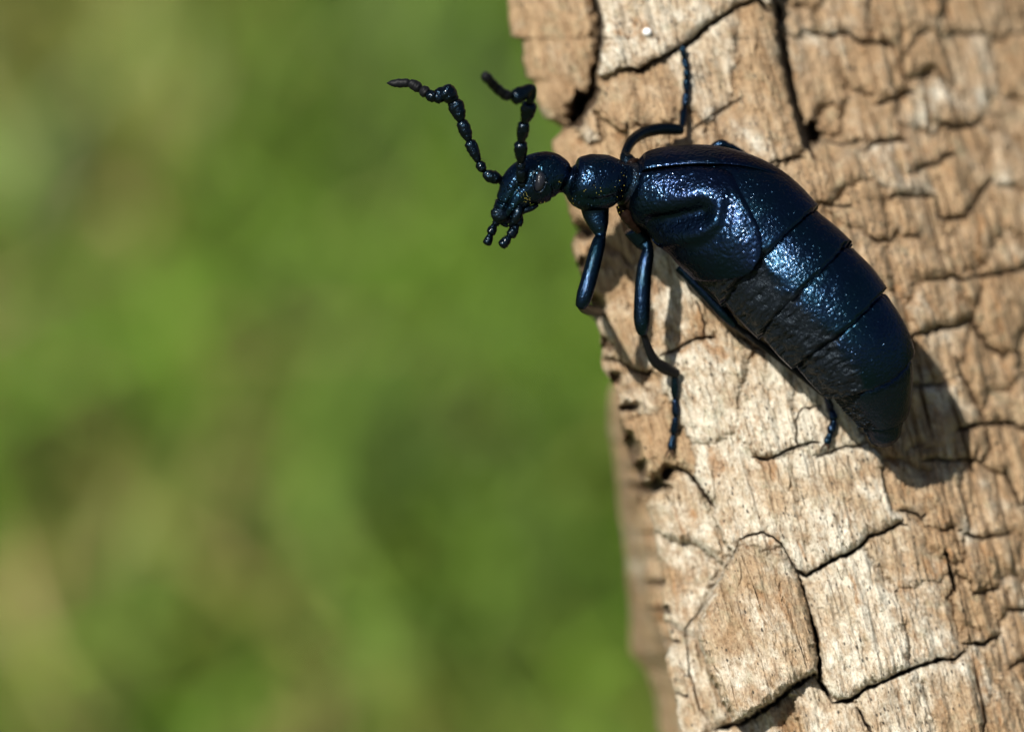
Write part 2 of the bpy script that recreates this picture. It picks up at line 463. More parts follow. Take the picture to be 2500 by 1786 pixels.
def crack_field(PX, PY, sel=None):
    """returns carved depth (mm, >=0)"""
    dep = np.zeros(PX.shape)
    wx = PX + 5.0 * fbm(PX / 22, PY / 22, 3, 3); wy = PY + 6.0 * fbm(PX / 22, PY / 22, 5, 3)
    xmin_r, xmax_r = PX.min(1), PX.max(1)
    for w, d, pts in CR:
        L = 0
        tot = sum(math.dist(pts[i], pts[i + 1]) for i in range(len(pts) - 1))
        for (x0, y0), (x1, y1) in zip(pts[:-1], pts[1:]):
            seg = math.dist((x0, y0), (x1, y1))
            m = w * 1.6 + 14
            r0 = np.searchsorted(PY[:, 0], min(y0, y1) - m); r1 = np.searchsorted(PY[:, 0], max(y0, y1) + m)
            if r1 > r0:
                sx = wx[r0:r1]; sy = wy[r0:r1]
                t = np.clip(((sx - x0) * (x1 - x0) + (sy - y0) * (y1 - y0)) / (seg * seg), 0, 1)
                dist = np.hypot(sx - (x0 + t * (x1 - x0)), sy - (y0 + t * (y1 - y0)))
                s = (L + t * seg) / tot
                taper = np.clip(np.minimum(s, 1 - s) * 7 + 0.35, 0, 1)
                ww = w * 0.62 * taper * (0.85 + 0.45 * vnoise(sx / 13, sy / 13, 9))
                prof = 1 - sstep(0.45, 1.0, dist / np.maximum(ww, 1.5))
                soft = 0.10 * d * np.exp(-(dist / (w * 1.6)) ** 2)
                dep[r0:r1] = np.maximum(dep[r0:r1], d * taper * prof + soft)
            L += seg
    return dep

# --- partition into blocks (coarse grid, cracks act as barriers)
cs = 7
SL = 0.262
U0 = 700.0
gu_ = np.arange(U0, 2700, cs); gy = np.arange(-110, 1900, cs)
GU_, GY = np.meshgrid(gu_.astype(float), gy.astype(float))
GX = GU_ + SL * GY
bar = crack_field(GX, GY)
cost = 1 + 60 * np.clip(bar / 0.5, 0, 1) ** 1.0 + 0.5 * (fbm(GX / 30, GY / 90, 40, 3) + 1)
H_, W_ = GX.shape
lab = -np.ones((H_, W_), int)
heap = []
dist_ = np.full((H_, W_), 1e9)
for k, s in enumerate(SEEDS):
    i = int(np.clip((s[1] + 110) / cs, 0, H_ - 1)); j = int(np.clip((s[0] - SL * s[1] - U0) / cs, 0, W_ - 1))
    dist_[i, j] = 0; lab[i, j] = k; heapq.heappush(heap, (0.0, i, j))
costl = cost.tolist(); dl_ = dist_.tolist(); ll_ = lab.tolist()
NB = [(-1, 0, 1.0), (1, 0, 1.0), (0, -1, 1.5), (0, 1, 1.5), (-1, -1, 1.55), (-1, 1, 1.55), (1, -1, 1.55), (1, 1, 1.55)]
while heap:
    d0, i, j = heapq.heappop(heap)
    if d0 > dl_[i][j]: continue
    for di, dj, w in NB:
        a, b = i + di, j + dj
        if 0 <= a < H_ and 0 <= b < W_:
            nd = d0 + w * 0.5 * (costl[i][j] + costl[a][b])
            if nd < dl_[a][b]:
                dl_[a][b] = nd; ll_[a][b] = ll_[i][j]; heapq.heappush(heap, (nd, a, b))
lab = np.array(ll_)

def label_at(px, py):
    x = px + 4 * fbm(px / 12, py / 12, 61, 3); y = py + 6 * fbm(px / 14, py / 14, 67, 3)
    i = np.clip(np.round((y + 110) / cs).astype(int), 0, H_ - 1); j = np.clip(np.round((x - SL * y - U0) / cs).astype(int), 0, W_ - 1)
    return lab[i, j]

# rows: fine part plus coarser rows above and below the frame
up = []; y = Y0; st = 2.2
while y > -2600: st *= 1.16; y -= st; up.append(y)
dn = []; y = Y1; st = 2.2
while y < 13600: st *= 1.14; y += st; dn.append(y)
PYr = np.concatenate([np.array(up[::-1]), py_f, np.array(dn)])
nu = len(up); NRT = len(PYr)
xl = ext(XL, PYr, SL); xb = ext(XB, PYr, SL); xr = ext(XR, PYr, SL); zf = ext(ZF, PYr, 0.0030)
xright = np.where(PYr > Y1, XRIGHT + (PYr - Y1) * SL, np.where(PYr < Y0, XRIGHT + (PYr - Y0) * SL, XRIGHT))
out = np.maximum(0, np.maximum(PYr - Y1, Y0 - PYr))
xl = xl + 18 * fbm(PYr / 90, PYr * 0, 77, 3) * sstep(0, 100, out) + 3.0 * fbm(PYr / 14, PYr * 0, 78, 3)

PX = xl[:, None] + (xright - xl)[:, None] * a_f[None]
PY = np.repeat(PYr[:, None], NC, 1)
inF = (PYr >= Y0) & (PYr <= Y1)

# base depth of the front
d = PX - xr[:, None]
slope = 0.86 * K
zb = zf[:, None] - slope * 105 * np.log1p(np.exp(np.clip(d / 105, -30, 30)))
ker = np.hanning(141); ker /= ker.sum()
xls = np.convolve(np.pad(xl, 70, mode='edge'), ker, 'valid')
mid = (xls + xr)[:, None] * 0.5
left = np.clip((mid - PX) / (mid - xls[:, None] + 1e-6), 0, 1.25)
zb = zb - 2.8 * left ** 1.8
# relief
GU = (PX - SL * PY); GV = PY
right = sstep(-40, 90, d)
h = 0.42 * fbm(GU / 120, GV / 230, 11, 3)
h += (0.16 + 0.26 * right) * fbm(GU / 30, GV / 230, 12, 3)
h += 0.15 * fbm(GU / 9, GV / 80, 13, 3) + 0.26 * fbm(GU / 22, GV / 150, 25, 2)
h += (0.20 + 0.18 * right) * fbm(PX / 44, PY / 50, 14, 4)
h += 0.075 * fbm(GU / 6, GV / 13, 15, 3)
# short fibre pits and splinter hollows
pitn = fbm(GU / 10, GV / 34, 17, 2)
h -= 0.16 * sstep(0.32, 0.60, pitn)
# short slits along the grain
sl_ = np.abs(fbm(GU / 26, GV / 210, 18, 2)); gate = sstep(0.05, 0.3, fbm(GU / 60, GV / 120, 19, 2))
h -= 0.28 * gate * np.exp(-(sl_ / 0.03) ** 2)
# long grooves along the grain on the receding side
gr = np.abs(fbm(GU / 44, GV / 420, 16, 2))
h -= right * 0.75 * np.exp(-(gr / 0.075) ** 2) * (0.4 + 0.6 * sstep(-.1, .4, vnoise(GU / 80, GV / 130, 20)))
# blocks: lift, tilt, rounded arrises, joints
LB = label_at(PX, PY)
lift = np.array([s[2] for s in SEEDS]); tilt = np.array([s[3] for s in SEEDS]); sy_ = np.array([s[1] for s in SEEDS]); sx_ = np.array([s[0] for s in SEEDS])
tx_ = np.array([random.uniform(-.05, .05) for s in SEEDS])
ho = lift[LB] + tilt[LB] * (PY - sy_[LB]) / 100 + tx_[LB] * (PX - sx_[LB]) / 100
ho = np.clip(ho, -3.2, 2.3)
fade = (1 - sstep(0, 160, out))[:, None]
ho = ho * fade
bd = np.zeros(LB.shape, bool)
bd[:, 1:] |= LB[:, 1:] != LB[:, :-1]; bd[1:] |= LB[1:] != LB[:-1]
bdist = np.where(bd, 0.0, 30.0)
for it in range(24):
    q = bdist.copy()
    q[:, 1:] = np.minimum(q[:, 1:], bdist[:, :-1] + 1); q[:, :-1] = np.minimum(q[:, :-1], bdist[:, 1:] + 1)
    q[1:] = np.minimum(q[1:], bdist[:-1] + 1); q[:-1] = np.minimum(q[:-1], bdist[1:] + 1)
    bdist = q
# soften the steps a little
def blur(a, n):
    for _ in range(n):
        b = a.copy(); b[1:-1] = (a[:-2] + 2 * a[1:-1] + a[2:]) / 4
        a = b.copy(); a[:, 1:-1] = (b[:, :-2] + 2 * b[:, 1:-1] + b[:, 2:]) / 4
    return a
ho = blur(ho, 2)
RND = {0: .9, 1: .3, 19: .75, 21: .32, 22: .32, 16: .6, 17: .5, 18: .4, 25: .25}
rnd_ = blur(np.array([RND.get(k, .22 if k < 32 else .40) for k in range(len(SEEDS))])[LB], 3)
rw = 13 + 9 * fbm(PX / 26, PY / 26, 24, 3)
h = h - fade * rnd_ * np.clip(1 - bdist / rw, 0, 1) ** 1.7
# the wood right of the long upper groove lies lower
gx3 = np.interp(PY, [-100, 0, 60, 150, 220, 280, 340, 392], [1888, 1892, 1900, 1915, 1932, 1948, 1966, 1990])
h = h - 2.5 * sstep(-6, 10, PX - gx3) * (1 - sstep(300, 430, PY)) * (1 - 0.75 * sstep(60, 260, PX - gx3)) * fade
jn = 0.5 + 0.5 * vnoise(PX / 70, PY / 70, 21)
h = h + ho - fade * (0.03 + 0.30 * jn ** 2) * np.exp(-(bdist / 1.3) ** 2) - fade * 0.10 * np.exp(-bdist / 5.0)
ck = np.zeros(PX.shape); ck[inF] = crack_field(PX[inF], PY[inF])
h = h - ck
# broken-out hollows along the left edge
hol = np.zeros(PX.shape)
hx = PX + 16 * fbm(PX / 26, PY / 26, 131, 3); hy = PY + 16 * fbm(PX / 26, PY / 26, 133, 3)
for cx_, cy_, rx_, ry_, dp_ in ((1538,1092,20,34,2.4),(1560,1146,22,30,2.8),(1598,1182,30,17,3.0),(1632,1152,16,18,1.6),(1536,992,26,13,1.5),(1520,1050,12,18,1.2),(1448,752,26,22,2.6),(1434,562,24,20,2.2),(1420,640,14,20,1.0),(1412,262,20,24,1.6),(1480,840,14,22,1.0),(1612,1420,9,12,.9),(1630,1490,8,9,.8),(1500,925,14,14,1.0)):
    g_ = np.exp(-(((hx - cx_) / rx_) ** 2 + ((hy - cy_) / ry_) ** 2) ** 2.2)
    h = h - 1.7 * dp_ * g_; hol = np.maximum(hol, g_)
rot_shade = np.maximum(np.clip((ck - 0.25) / 0.7, 0, 1), 0.9 * sstep(0.15, 0.75, hol + 0.25 * fbm(PX / 12, PY / 12, 137, 3) * (hol > .02)))  # mask for the shade painted into cracks and hollows
TONE = {0: -.9, 1: .15, 2: .1, 4: -.3, 7: -1.2, 8: -1.2, 9: -.5, 10: -.7, 11: -1.4, 12: .05, 13: .35, 14: .35, 15: .3, 16: .1, 17: -.1, 18: -.35, 19: -.15, 20: .25, 21: .45, 22: .4, 23: -.25, 24: .0, 25: .25, 26: -.3, 27: -.2, 28: -.3}  # left blocks by the legs darkened: beetle's shadow and dark wood in one tone
tone = np.array([TONE.get(k, -.8 + random.uniform(-.35, .3)) for k in range(len(SEEDS))])[LB]
tone = blur(tone, 6)
# rounded left edge
de = (PX - xl[:, None]) * K
rr = 1.1 + 0.5 * vnoise(PY / 60, PY * 0, 23)
e = np.clip(1 - de / rr, 0, 1)
zfront = zb + h - rr * (1 - np.sqrt(np.clip(1 - e * e, 0, 1)))
front = at(PX, PY, zfront)

# side and back columns, going from the left edge round the back to the right edge
wpts = []
zl = zfront[:, 0]
zrt = zfront[:, -1]
o1 = np.ones(NRT)
hump = 1 + 0.3 * fbm(PYr / 120, PYr * 0, 83, 3)
keyx = [xl, xl + 18 * o1, xl + 70 * hump, np.maximum(xb + 60, 0), xb, xb + 30, xb + 330, xb * 0 + 2000 + SL * PYr, xright + 150, xright + 60, xright]
keyz = [zl, zl - 1.6, zl - 5.0, np.minimum(zl - 8.5, -15.0), -34.0 + 0 * zl, -39.0 + 0 * zl, -47 + 0 * zl, -52 + 0 * zl, -46 + 0 * zl, zrt - 6, zrt]
keyz = [keyz[0], keyz[1], keyz[2]] + [kz + 0.003 * np.maximum(PYr - Y1, 0) for kz in keyz[3:-2]] + keyz[-2:]
keyt = [0, .06, .2, .38, .55, .62, .74, .84, .92, .97, 1.0]
NS = 84
tt = np.linspace(0, 1, NS + 2) ** 1.0
sx = np.stack([np.array([np.interp(t, keyt, [kx[r] for kx in keyx]) for t in tt]) for r in range(NRT)])
sz = np.stack([np.array([np.interp(t, keyt, [kz[r] for kz in keyz]) for t in tt]) for r in range(NRT)])
sx = sx[:, 1:-1]; sz = sz[:, 1:-1]
SYr = np.repeat(PYr[:, None], NS, 1)
env = np.minimum(1, np.minimum(tt[1:-1], 1 - tt[1:-1]) * 12)[None]
Wc = np.arange(NS)[None] * 14.0
sx = sx + env * (9 * fbm(Wc / 60, SYr / 110, 91, 3) + 22 * fbm(Wc / 160, SYr / 200, 95, 2))
sz = sz + env * (0.7 * fbm(Wc / 50, SYr / 90, 92, 4) + 0.9 * fbm(Wc / 30, SYr / 260, 93, 2))
side = at(sx, SYr, sz)
side_rot_shade = np.zeros((NRT, NS)); side_tone = np.full((NRT, NS), -.9)

ALL = np.concatenate([side[:, ::-1], front], 1)           # columns run round the section; closed between last and first
NCT = NS + NC
GRAIN = np.zeros((NRT, NCT, 3))
GRAIN[:, NS:, 0] = GU * K; GRAIN[:, NS:, 1] = GV * K; GRAIN[:, NS:, 2] = zfront * 0.6
GRAIN[:, :NS, 0] = (xl[:, None] - SL * SYr - Wc)[:, ::-1] * K; GRAIN[:, :NS, 1] = SYr * K; GRAIN[:, :NS, 2] = zl[:, None] * 0.6
ROT_SHADE = np.concatenate([side_rot_shade, rot_shade], 1); TON = np.concatenate([side_tone, tone], 1).reshape(-1)
# normals of the whole skin
du = np.roll(ALL, -1, 1) - np.roll(ALL, 1, 1)
dv = np.gradient(ALL, axis=0)
NRM = np.cross(dv, du); NRM /= np.linalg.norm(NRM, axis=2)[..., None] + 1e-12
if NRM[nu + 400, NS + 300, 2] < 0: NRM = -NRM
log_origin = at(2150, 893, -20)
log = empty('log', log_origin)
tag(log, 'weathered tan rotten log cracked into blocks, the beetle clinging to it', 'log')
idx = np.arange(NRT * NCT).reshape(NRT, NCT)
V = ALL.reshape(-1, 3); NV = NRM.reshape(-1, 3); GR = GRAIN.reshape(-1, 3); RT = ROT_SHADE.reshape(-1)
cA = idx; cB = np.roll(idx, -1, 1)
quads = np.stack([cA[:-1], cA[1:], cB[1:], cB[:-1]], -1)     # (NRT-1, NCT, 4)
flab = np.full((NRT - 1, NCT), -1)
flab[nu:nu + NR - 1, NS:NS + NC - 1] = LB[nu:nu + NR - 1, :-1]
for c in range(NS - 7, NS):
    flab[nu:nu + NR - 1, c] = LB[nu:nu + NR - 1, 0]
# keep only blocks with a real size
cnt = np.bincount(flab[flab >= 0].ravel(), minlength=len(SEEDS))

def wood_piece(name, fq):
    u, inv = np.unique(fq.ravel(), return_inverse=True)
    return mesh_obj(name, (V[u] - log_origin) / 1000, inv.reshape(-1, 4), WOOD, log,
                    attrs={'grain': ('FLOAT_VECTOR', GR[u]), 'rot_shade': ('FLOAT', RT[u]), 'tone': ('FLOAT', TON[u])}, normals=NV[u])
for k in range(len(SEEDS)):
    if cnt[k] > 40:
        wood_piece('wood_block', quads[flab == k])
tiny = [k for k in range(len(SEEDS)) if 0 < cnt[k] <= 40]
m = flab == -1
for k in tiny: m |= flab == k
tr = wood_piece('trunk', quads[m])
# close the broken upper end
ring = ALL[0]; cen = ring.mean(0) + np.array([0, 2.0, 0])
cap = np.concatenate([ring, [cen]]); nC = len(ring)
mesh_obj('broken_end', (cap - log_origin) / 1000, [[i, (i + 1) % nC, nC] for i in range(nC)], WOOD, log,
         attrs={'grain': ('FLOAT_VECTOR', cap * [1, 8, 1]), 'rot_shade': ('FLOAT', np.full(nC + 1, 0.2)), 'tone': ('FLOAT', np.full(nC + 1, -.5))})

def surf_z(px, py):
    """wood surface depth under a photo position"""
    r = (py - Y0) / (Y1 - Y0) * (NR - 1) + nu
    r = int(np.clip(round(r), nu, nu + NR - 1))
    c = (px - xl[r]) / (xright[r] - xl[r]) * (NC - 1)
    c = int(np.clip(round(c), 0, NC - 1))
    r0, r1, c0, c1 = max(r - 4, 0), r + 5, max(c - 4, 0), c + 5
    return float(np.percentile(zfront[r0:r1, c0:c1], 85))

# ------------------------------------------------------------------ the beetle
# sections along the body: px, py, half width px, z mm, depth factor
SEC = [
 (1219,546,8,0.15,.9),(1223,536,23,0.2,1.0),(1234,512,31,0.3,1.0),(1250,486,40,0.35,.98),(1272,458,54,0.35,.95),(1302,440,62,0.3,.92),(1336,429,60,0.2,.92),
 (1364,432,49,0.1,.92),(1382,438,34,0.0,.9),(1392,441,38,-0.05,.95),(1408,444,60,-0.1,.95),(1446,446,70,-0.2,.95),(1488,442,64,-0.4,.95),(1512,442,50,-0.6,.95),
 (1530,446,52,-0.8,1.0),(1552,455,70,-0.95,1.0),(1622,472,106,-1.0,.95),(1714,504,142,-0.95,.95),(1812,560,166,-0.80,.95),(1895,641,162,-0.50,.97),(1978,722,157,-0.15,.98),
 (2054,809,144,-0.05,.98),(2114,896,121,-0.3,.98),(2146,980,80,-1.0,.98),(2157,1038,49,-1.6,1.0),(2160,1068,35,-1.9,1.0),(2162,1084,18,-2.05,1.0)]
NSEC = len(SEC)
SECA = np.array(SEC, float)
NRING = 900
secs, sp = catmull(SECA, NRING)
Cpt = at(secs[:, 0], secs[:, 1], secs[:, 3])
Tn = np.gradient(Cpt, axis=0)
# smooth tangents so the ring planes turn evenly through the bends
for _ in range(30):
    Tn[1:-1] = (Tn[:-2] + 2 * Tn[1:-1] + Tn[2:]) / 4
Tn /= np.linalg.norm(Tn, axis=1)[:, None]
Nn = np.stack([-Tn[:, 1], Tn[:, 0], 0 * Tn[:, 0]], -1); Nn /= np.linalg.norm(Nn, axis=1)[:, None]
Wn = np.cross(Tn, Nn)
HW = np.maximum(secs[:, 2], 3) * K
ZW = HW * secs[:, 4]
ITH_D = math.radians(38)

def sidx(s):
    return np.clip(np.asarray(s) / (NSEC - 1) * (NRING - 1), 0, NRING - 1)

def body_point(s, th, extra=0.0):
    """s: section index parameter, th: angle from the lens-facing side towards the upper edge; extra: lift in mm"""
    s = np.asarray(s, float); th = np.asarray(th, float)
    i = sidx(s); i0 = np.floor(i).astype(int); i1 = np.minimum(i0 + 1, NRING - 1); f = (i - i0)
    def L(a): return a[i0] * (1 - f)[..., None] + a[i1] * f[..., None] if a.ndim == 2 else a[i0] * (1 - f) + a[i1] * f
    c, n, w = L(Cpt), L(Nn), L(Wn)
    hw, zw = L(HW) + extra, L(ZW) + extra
    return c + n * (hw * np.sin(th))[..., None] + w * (zw * np.cos(th))[..., None]

def gauss_poly(PXY, pts, w):
    dmin = np.full(PXY.shape[:-1], 1e9)
    for a, b in zip(pts[:-1], pts[1:]):
        a = np.array(a, float); b = np.array(b, float)
        t = np.clip(((PXY - a) @ (b - a)) / ((b - a) @ (b - a)), 0, 1)
        dmin = np.minimum(dmin, np.linalg.norm(PXY - (a + t[..., None] * (b - a)), axis=-1))
    return np.exp(-(dmin / w) ** 2)

BND = [18.82, 19.86, 20.93, 22.25, 23.7]     # hind margins of the visible abdominal plates
def abdomen_profile(s, th):
    """radial offset (mm) and tergite mask"""
    phi = np.degrees(np.angle(np.exp(1j * (th - ITH_D))))       # from the dorsal line, degrees
    sw = s + 0.05 * np.cos(np.radians(phi)) + 0.03 * np.sin(np.radians(phi) * 3) + 0.022 * fbm(phi / 9, s * 1.5, 305, 3)
    edges = [16.0] + BND + [26.2]
    fr = np.zeros_like(s); seg = np.full(s.shape, -1)
    for k in range(len(edges) - 1):
        mk = (sw >= edges[k]) & (sw < edges[k + 1])
        fr[mk] = (sw[mk] - edges[k]) / (edges[k + 1] - edges[k]); seg[mk] = k
    ab = seg >= 0
    saw = np.where(ab, 0.30 * fr ** 1.8 - 0.11 - 0.16 * np.exp(-(fr / 0.045) ** 2) + 0.13 * np.sin(np.pi * fr), 0.0) * np.clip((26.2 - s) / 4, 0.12, 1)
    # rounded plates: narrower towards their hind and front corners
    half = 56 + 3 * np.sin(s * 2.3) - 16 * np.clip((0.16 - fr) / 0.16, 0, 1) ** 2 - 10 * np.clip((fr - 0.88) / 0.12, 0, 1) ** 2
    half = half + np.where(seg >= 4, 14, 0) + np.where(seg >= 5, 40, 0)
    wob = 8 * fbm(s * 4, th * 3, 301, 4)
    t = 1 - sstep(half - 7, half + 5, np.abs(phi) + wob + 4 * vnoise(s * 22, th * 14, 303))
    # sternites on the belly are plates again
    t2 = sstep(112, 116, np.abs(phi))
    mem = np.where(ab, (1 - t) * (1 - t2), 0)
    return saw, np.where(ab, np.clip(t + 0.8 * t2, 0, 1), 1.0), mem, fr, seg, phi

NTH = 200
ss = np.repeat(sp[:, None], NTH, 1); thb = np.repeat(np.linspace(-np.pi, np.pi, NTH, endpoint=False)[None], NRING, 0)
saw, ter, mem, fr, seg, phi = abdomen_profile(ss, thb)
off = saw.copy(); s_r = np.round(ss * 3) * 0.7
off -= 0.08 * mem
off += np.where(seg >= 0, 0.035 * np.exp(-((fr - 0.10) / 0.07) ** 2) * vnoise(phi / 2.2, s_r, 306), 0)
off += mem * 1.35 * ((0.075 + 0.05 * vnoise(ss * 4, thb * 5, 313)) * vnoise(ss * 24 + 3.0 * fbm(ss * 3, thb * 5, 5, 3), thb * 4.0, 311) + 0.05 * vnoise(ss * 46 + 3 * fbm(ss * 6, thb * 7, 8, 2), thb * 9, 312) + 0.10 * fbm(ss * 3, thb * 4, 315, 2))
# lateral fold between membrane and belly plates
off += np.where(seg >= 0, 0.12 * np.exp(-((np.abs(phi) - 113) / 4) ** 2), 0)
# small breathing-pore dimples on the membrane
for k, sm in enumerate([18.35, 19.35, 20.35, 21.5]):
    off -= 0.16 * np.exp(-(((ss - sm) * 2.4) ** 2 + (np.radians(phi + 74) * 4.0) ** 2) / 0.02)
# head: frons furrow, transverse clypeus groove, cheek, hollow before the eye; neck creases
q = np.degrees(thb)
off -= np.where(ss < 8, 0.14 * np.exp(-((ss - 2.45 + 0.1 * np.sin(thb * 2)) / 0.10) ** 2) * sstep(-20, 10, q), 0)
off -= np.where(ss < 8, 0.22 * np.exp(-(((ss - 3.9) / 0.45) ** 2 + ((q - 5) / 14) ** 2)), 0)
off -= np.where(ss < 8, 0.22 * np.exp(-(((ss - 2.2) / 1.2) ** 2 + ((q - 4) / 7) ** 2)), 0)
off += np.where(ss < 8, 0.16 * np.exp(-(((ss - 2.6) / 0.9) ** 2 + ((q + 22) / 14) ** 2)), 0)
off += np.where((ss > 9) & (ss < 13.3), 0.10 * np.exp(-(((ss - 11.2) / 1.4) ** 2 + ((q + 20) / 22) ** 2)) - 0.16 * np.exp(-(((ss - 11.6) / 1.3) ** 2 + ((q + 40) / 8) ** 2)), 0)
off += np.where(ss < 14, 0.035 * fbm(ss * 2.2, thb * 2.2, 320, 3), 0.03 * fbm(ss * 2.0, thb * 2.0, 322, 3))
# brownish soft tissue at the waist, belly side
brown = np.clip(np.exp(-((ss - 14.6) / 0.75) ** 2) * sstep(-25, -55, q) * 1.0, 0, 1)
brown = np.where((q < -25) & (q > -140), brown, 0)
waist = np.exp(-((ss - 13.9) / 0.45) ** 2)
ter = ter * (1 - 0.4 * waist) * (1 - brown) * (1 - 0.35 * sstep(22.1, 22.5, ss))
pxy0 = body_point(ss, thb, 0.1)
f0 = D / (D - pxy0[..., 2])
pxy0 = np.stack([pxy0[..., 0] * f0 / K + 1250, 893 - pxy0[..., 1] * f0 / K], -1)
off = off - np.where((ss > 14.5) & (ss < 19) & (np.cos(thb) > 0), 0.62 * gauss_poly(pxy0, [(1590,535),(1650,522),(1722,520)], 34) + 0.15 * sstep(1770, 1740, pxy0[..., 0]), 0)
pb = body_point(ss, thb, off)
org = at(1760, 640, -5.2)
beetle = empty('beetle', org)
tag(beetle, 'large glossy blue-black oil beetle with swollen abdomen clinging to the log', 'beetle')
def loc(v): return (np.asarray(v) - org) / 1000
Vb = pb.reshape(-1, 3)
ii = np.arange(NRING - 1)[:, None] * NTH; jj = np.arange(NTH)[None]
Fb = np.stack([ii + jj, ii + (jj + 1) % NTH, ii + NTH + (jj + 1) % NTH, ii + NTH + jj], -1).reshape(-1, 4)
# close both ends with small fans built as quads
nV = len(Vb)
Vb = np.concatenate([Vb, [Cpt[0]], [Cpt[-1]]])
ends = [[(j + 1) % NTH, j, nV, nV] for j in range(0)]
body = mesh_obj('body', loc(Vb[:nV]), Fb, SHELL, beetle, attrs={'tergite': ('FLOAT', ter.reshape(-1)), 'brown': ('FLOAT', brown.reshape(-1)), 'pitted': ('FLOAT', np.where(ss < 13.6, 1.0, 0.20).reshape(-1))})

def px_to_st(px, py):
    """photo position on the lens-facing half of the abdomen -> (s, theta)"""
    p = np.array([(px - 1250) * K, (893 - py) * K])
    dd = Cpt[:, :2] - p
    i = int(np.argmin((dd ** 2).sum(1) + (sp < 13.2) * 1e6))
    for _ in range(4):                                  # make the foot point perpendicular
        qn = (p - Cpt[i, :2]).dot(Nn[i, :2])
        best = min(range(max(0, i - 14), min(NRING, i + 15)), key=lambda k: abs((p - Cpt[k, :2]).dot(Tn[k, :2])))
        i = best
    qn = (p - Cpt[i, :2]).dot(Nn[i, :2]) / HW[i]
    return sp[i], math.asin(max(-1, min(1, qn)))

def resample(pts, n):
    P = np.array(pts, float)
    r, _ = catmull(P, 400)
    L = np.concatenate([[0], np.cumsum(np.hypot(*np.diff(r[:, :2], axis=0).T))])
    t = np.linspace(0, L[-1], n)
    return np.stack([np.interp(t, L, r[:, k]) for k in range(r.shape[1])], -1)

def shell_piece(name, inner, outer, lift_fn, mat, na=200, nb=120, thick=0.10):
    """inner, outer: (na,2) arrays of (s, theta); a thin curved plate with thickness"""
    b = np.linspace(0, 1, nb)
    S = inner[:, None, 0] * (1 - b)[None, :] + outer[:, None, 0] * b[None, :]
    T = inner[:, None, 1] * (1 - b)[None, :] + outer[:, None, 1] * b[None, :]
    A = np.repeat(np.linspace(0, 1, na)[:, None], nb, 1); B = np.repeat(b[None], na, 0)
    lift = lift_fn(S, T, A, B)
    top = body_point(S, T, lift); bot = body_point(S, T, lift - thick)
    n = na * nb
    idx = np.arange(n).reshape(na, nb)
    F = np.stack([idx[:-1, :-1], idx[1:, :-1], idx[1:, 1:], idx[:-1, 1:]], -1).reshape(-1, 4)
    F2 = F[:, ::-1] + n
    rim = np.concatenate([idx[0, :], idx[1:, -1], idx[-1, -2::-1], idx[-2:0:-1, 0]])
    rn = np.roll(rim, -1)
    F3 = np.stack([rim, rn, rn + n, rim + n], -1)
    V = np.concatenate([top.reshape(-1, 3), bot.reshape(-1, 3)])
    return mesh_obj(name, loc(V), np.concatenate([F, F2, F3]), mat, beetle), V

def photo_xy(S, T):
    p = body_point(S, T, 0.1)
    f = D / (D - p[..., 2])
    return np.stack([p[..., 0] * f / K + 1250, 893 - p[..., 1] * f / K], -1)

# left wing cover
inn = resample([(1543,424),(1620,416),(1700,412),(1776,426),(1803,470),(1832,520),(1855,565),(1866,615),(1860,650),(1845,670)], 200)
outr = resample([(1538,520),(1562,552),(1600,592),(1645,636),(1700,676),(1745,690),(1785,692),(1815,688),(1835,680),(1845,670)], 200)
inn = np.array([px_to_st(*p) for p in inn]); outr = np.array([px_to_st(*p) for p in outr])
a_ = np.linspace(0, 1, 200)
outr[:, 1] = outr[:, 1] - np.radians(26) * sstep(0.02, 0.12, a_) * (1 - sstep(0.38, 0.62, a_))
for arr in (inn, outr):
    for _ in range(6): arr[1:-1] = (arr[:-2] + 2 * arr[1:-1] + arr[2:]) / 4
def lift_left(S, T, A, B):
    xy = photo_xy(S, T)
    l = 0.20 + 0.10 * np.sin(np.pi * np.clip(B, 0, 1)) + 0.10 * A
    l -= 0.10 * np.exp(-(B / 0.03) ** 2) + 0.07 * np.exp(-((1 - B) / 0.03) ** 2)
    l -= 0.25 * np.exp(-(A / 0.03) ** 2)
    l -= 0.62 * gauss_poly(xy, [(1600,546),(1650,534),(1712,516)], 26)
    l += 0.13 * gauss_poly(xy, [(1600,584),(1658,580),(1711,566),(1748,540),(1758,508)], 19)
    l += 0.12 * gauss_poly(xy, [(1600,498),(1700,476),(1750,484)], 30)
    l -= 0.14 * gauss_poly(xy, [(1775,510),(1768,555),(1730,592),(1650,606)], 17)
    l += 0.05 * fbm(xy[..., 0] / 60, xy[..., 1] / 60, 401, 2)
    l += 0.016 * fbm(xy[..., 0] / 8, xy[..., 1] / 8, 402, 2)
    return l
elyL, VL = shell_piece('wing_cover', inn, outr, lift_left, ELYT, 200, 150)
# right wing cover: overlaps the left one along the seam, curls over the far side
inr = resample([(1543,421),(1620,412),(1700,408),(1800,414),(1880,430),(1930,450),(1950,462),(1962,476)], 200)
inr = np.array([px_to_st(*p) for p in inr])
for _ in range(6): inr[1:-1] = (inr[:-2] + 2 * inr[1:-1] + inr[2:]) / 4
out2 = inr.copy()
out2[:, 0] = np.linspace(inr[0, 0], inr[-1, 0], 200)
span = np.radians(100) * np.sqrt(np.clip(1 - a_ ** 3, 0, 1)) * (0.75 + 0.25 * sstep(0, .3, a_))
out2[:, 1] = inr[:, 1] + span
def lift_right(S, T, A, B):
    l = 0.30 - 0.17 * sstep(0.55, 0.95, A) + 0.12 * np.sin(np.pi * B) * (1 - 0.6 * A) - 0.04 * np.exp(-(B / 0.02) ** 2)
    l -= 0.30 * np.exp(-(A / 0.03) ** 2)
    l += 0.014 * fbm(S * 40, T * 30, 405, 2)
    return l
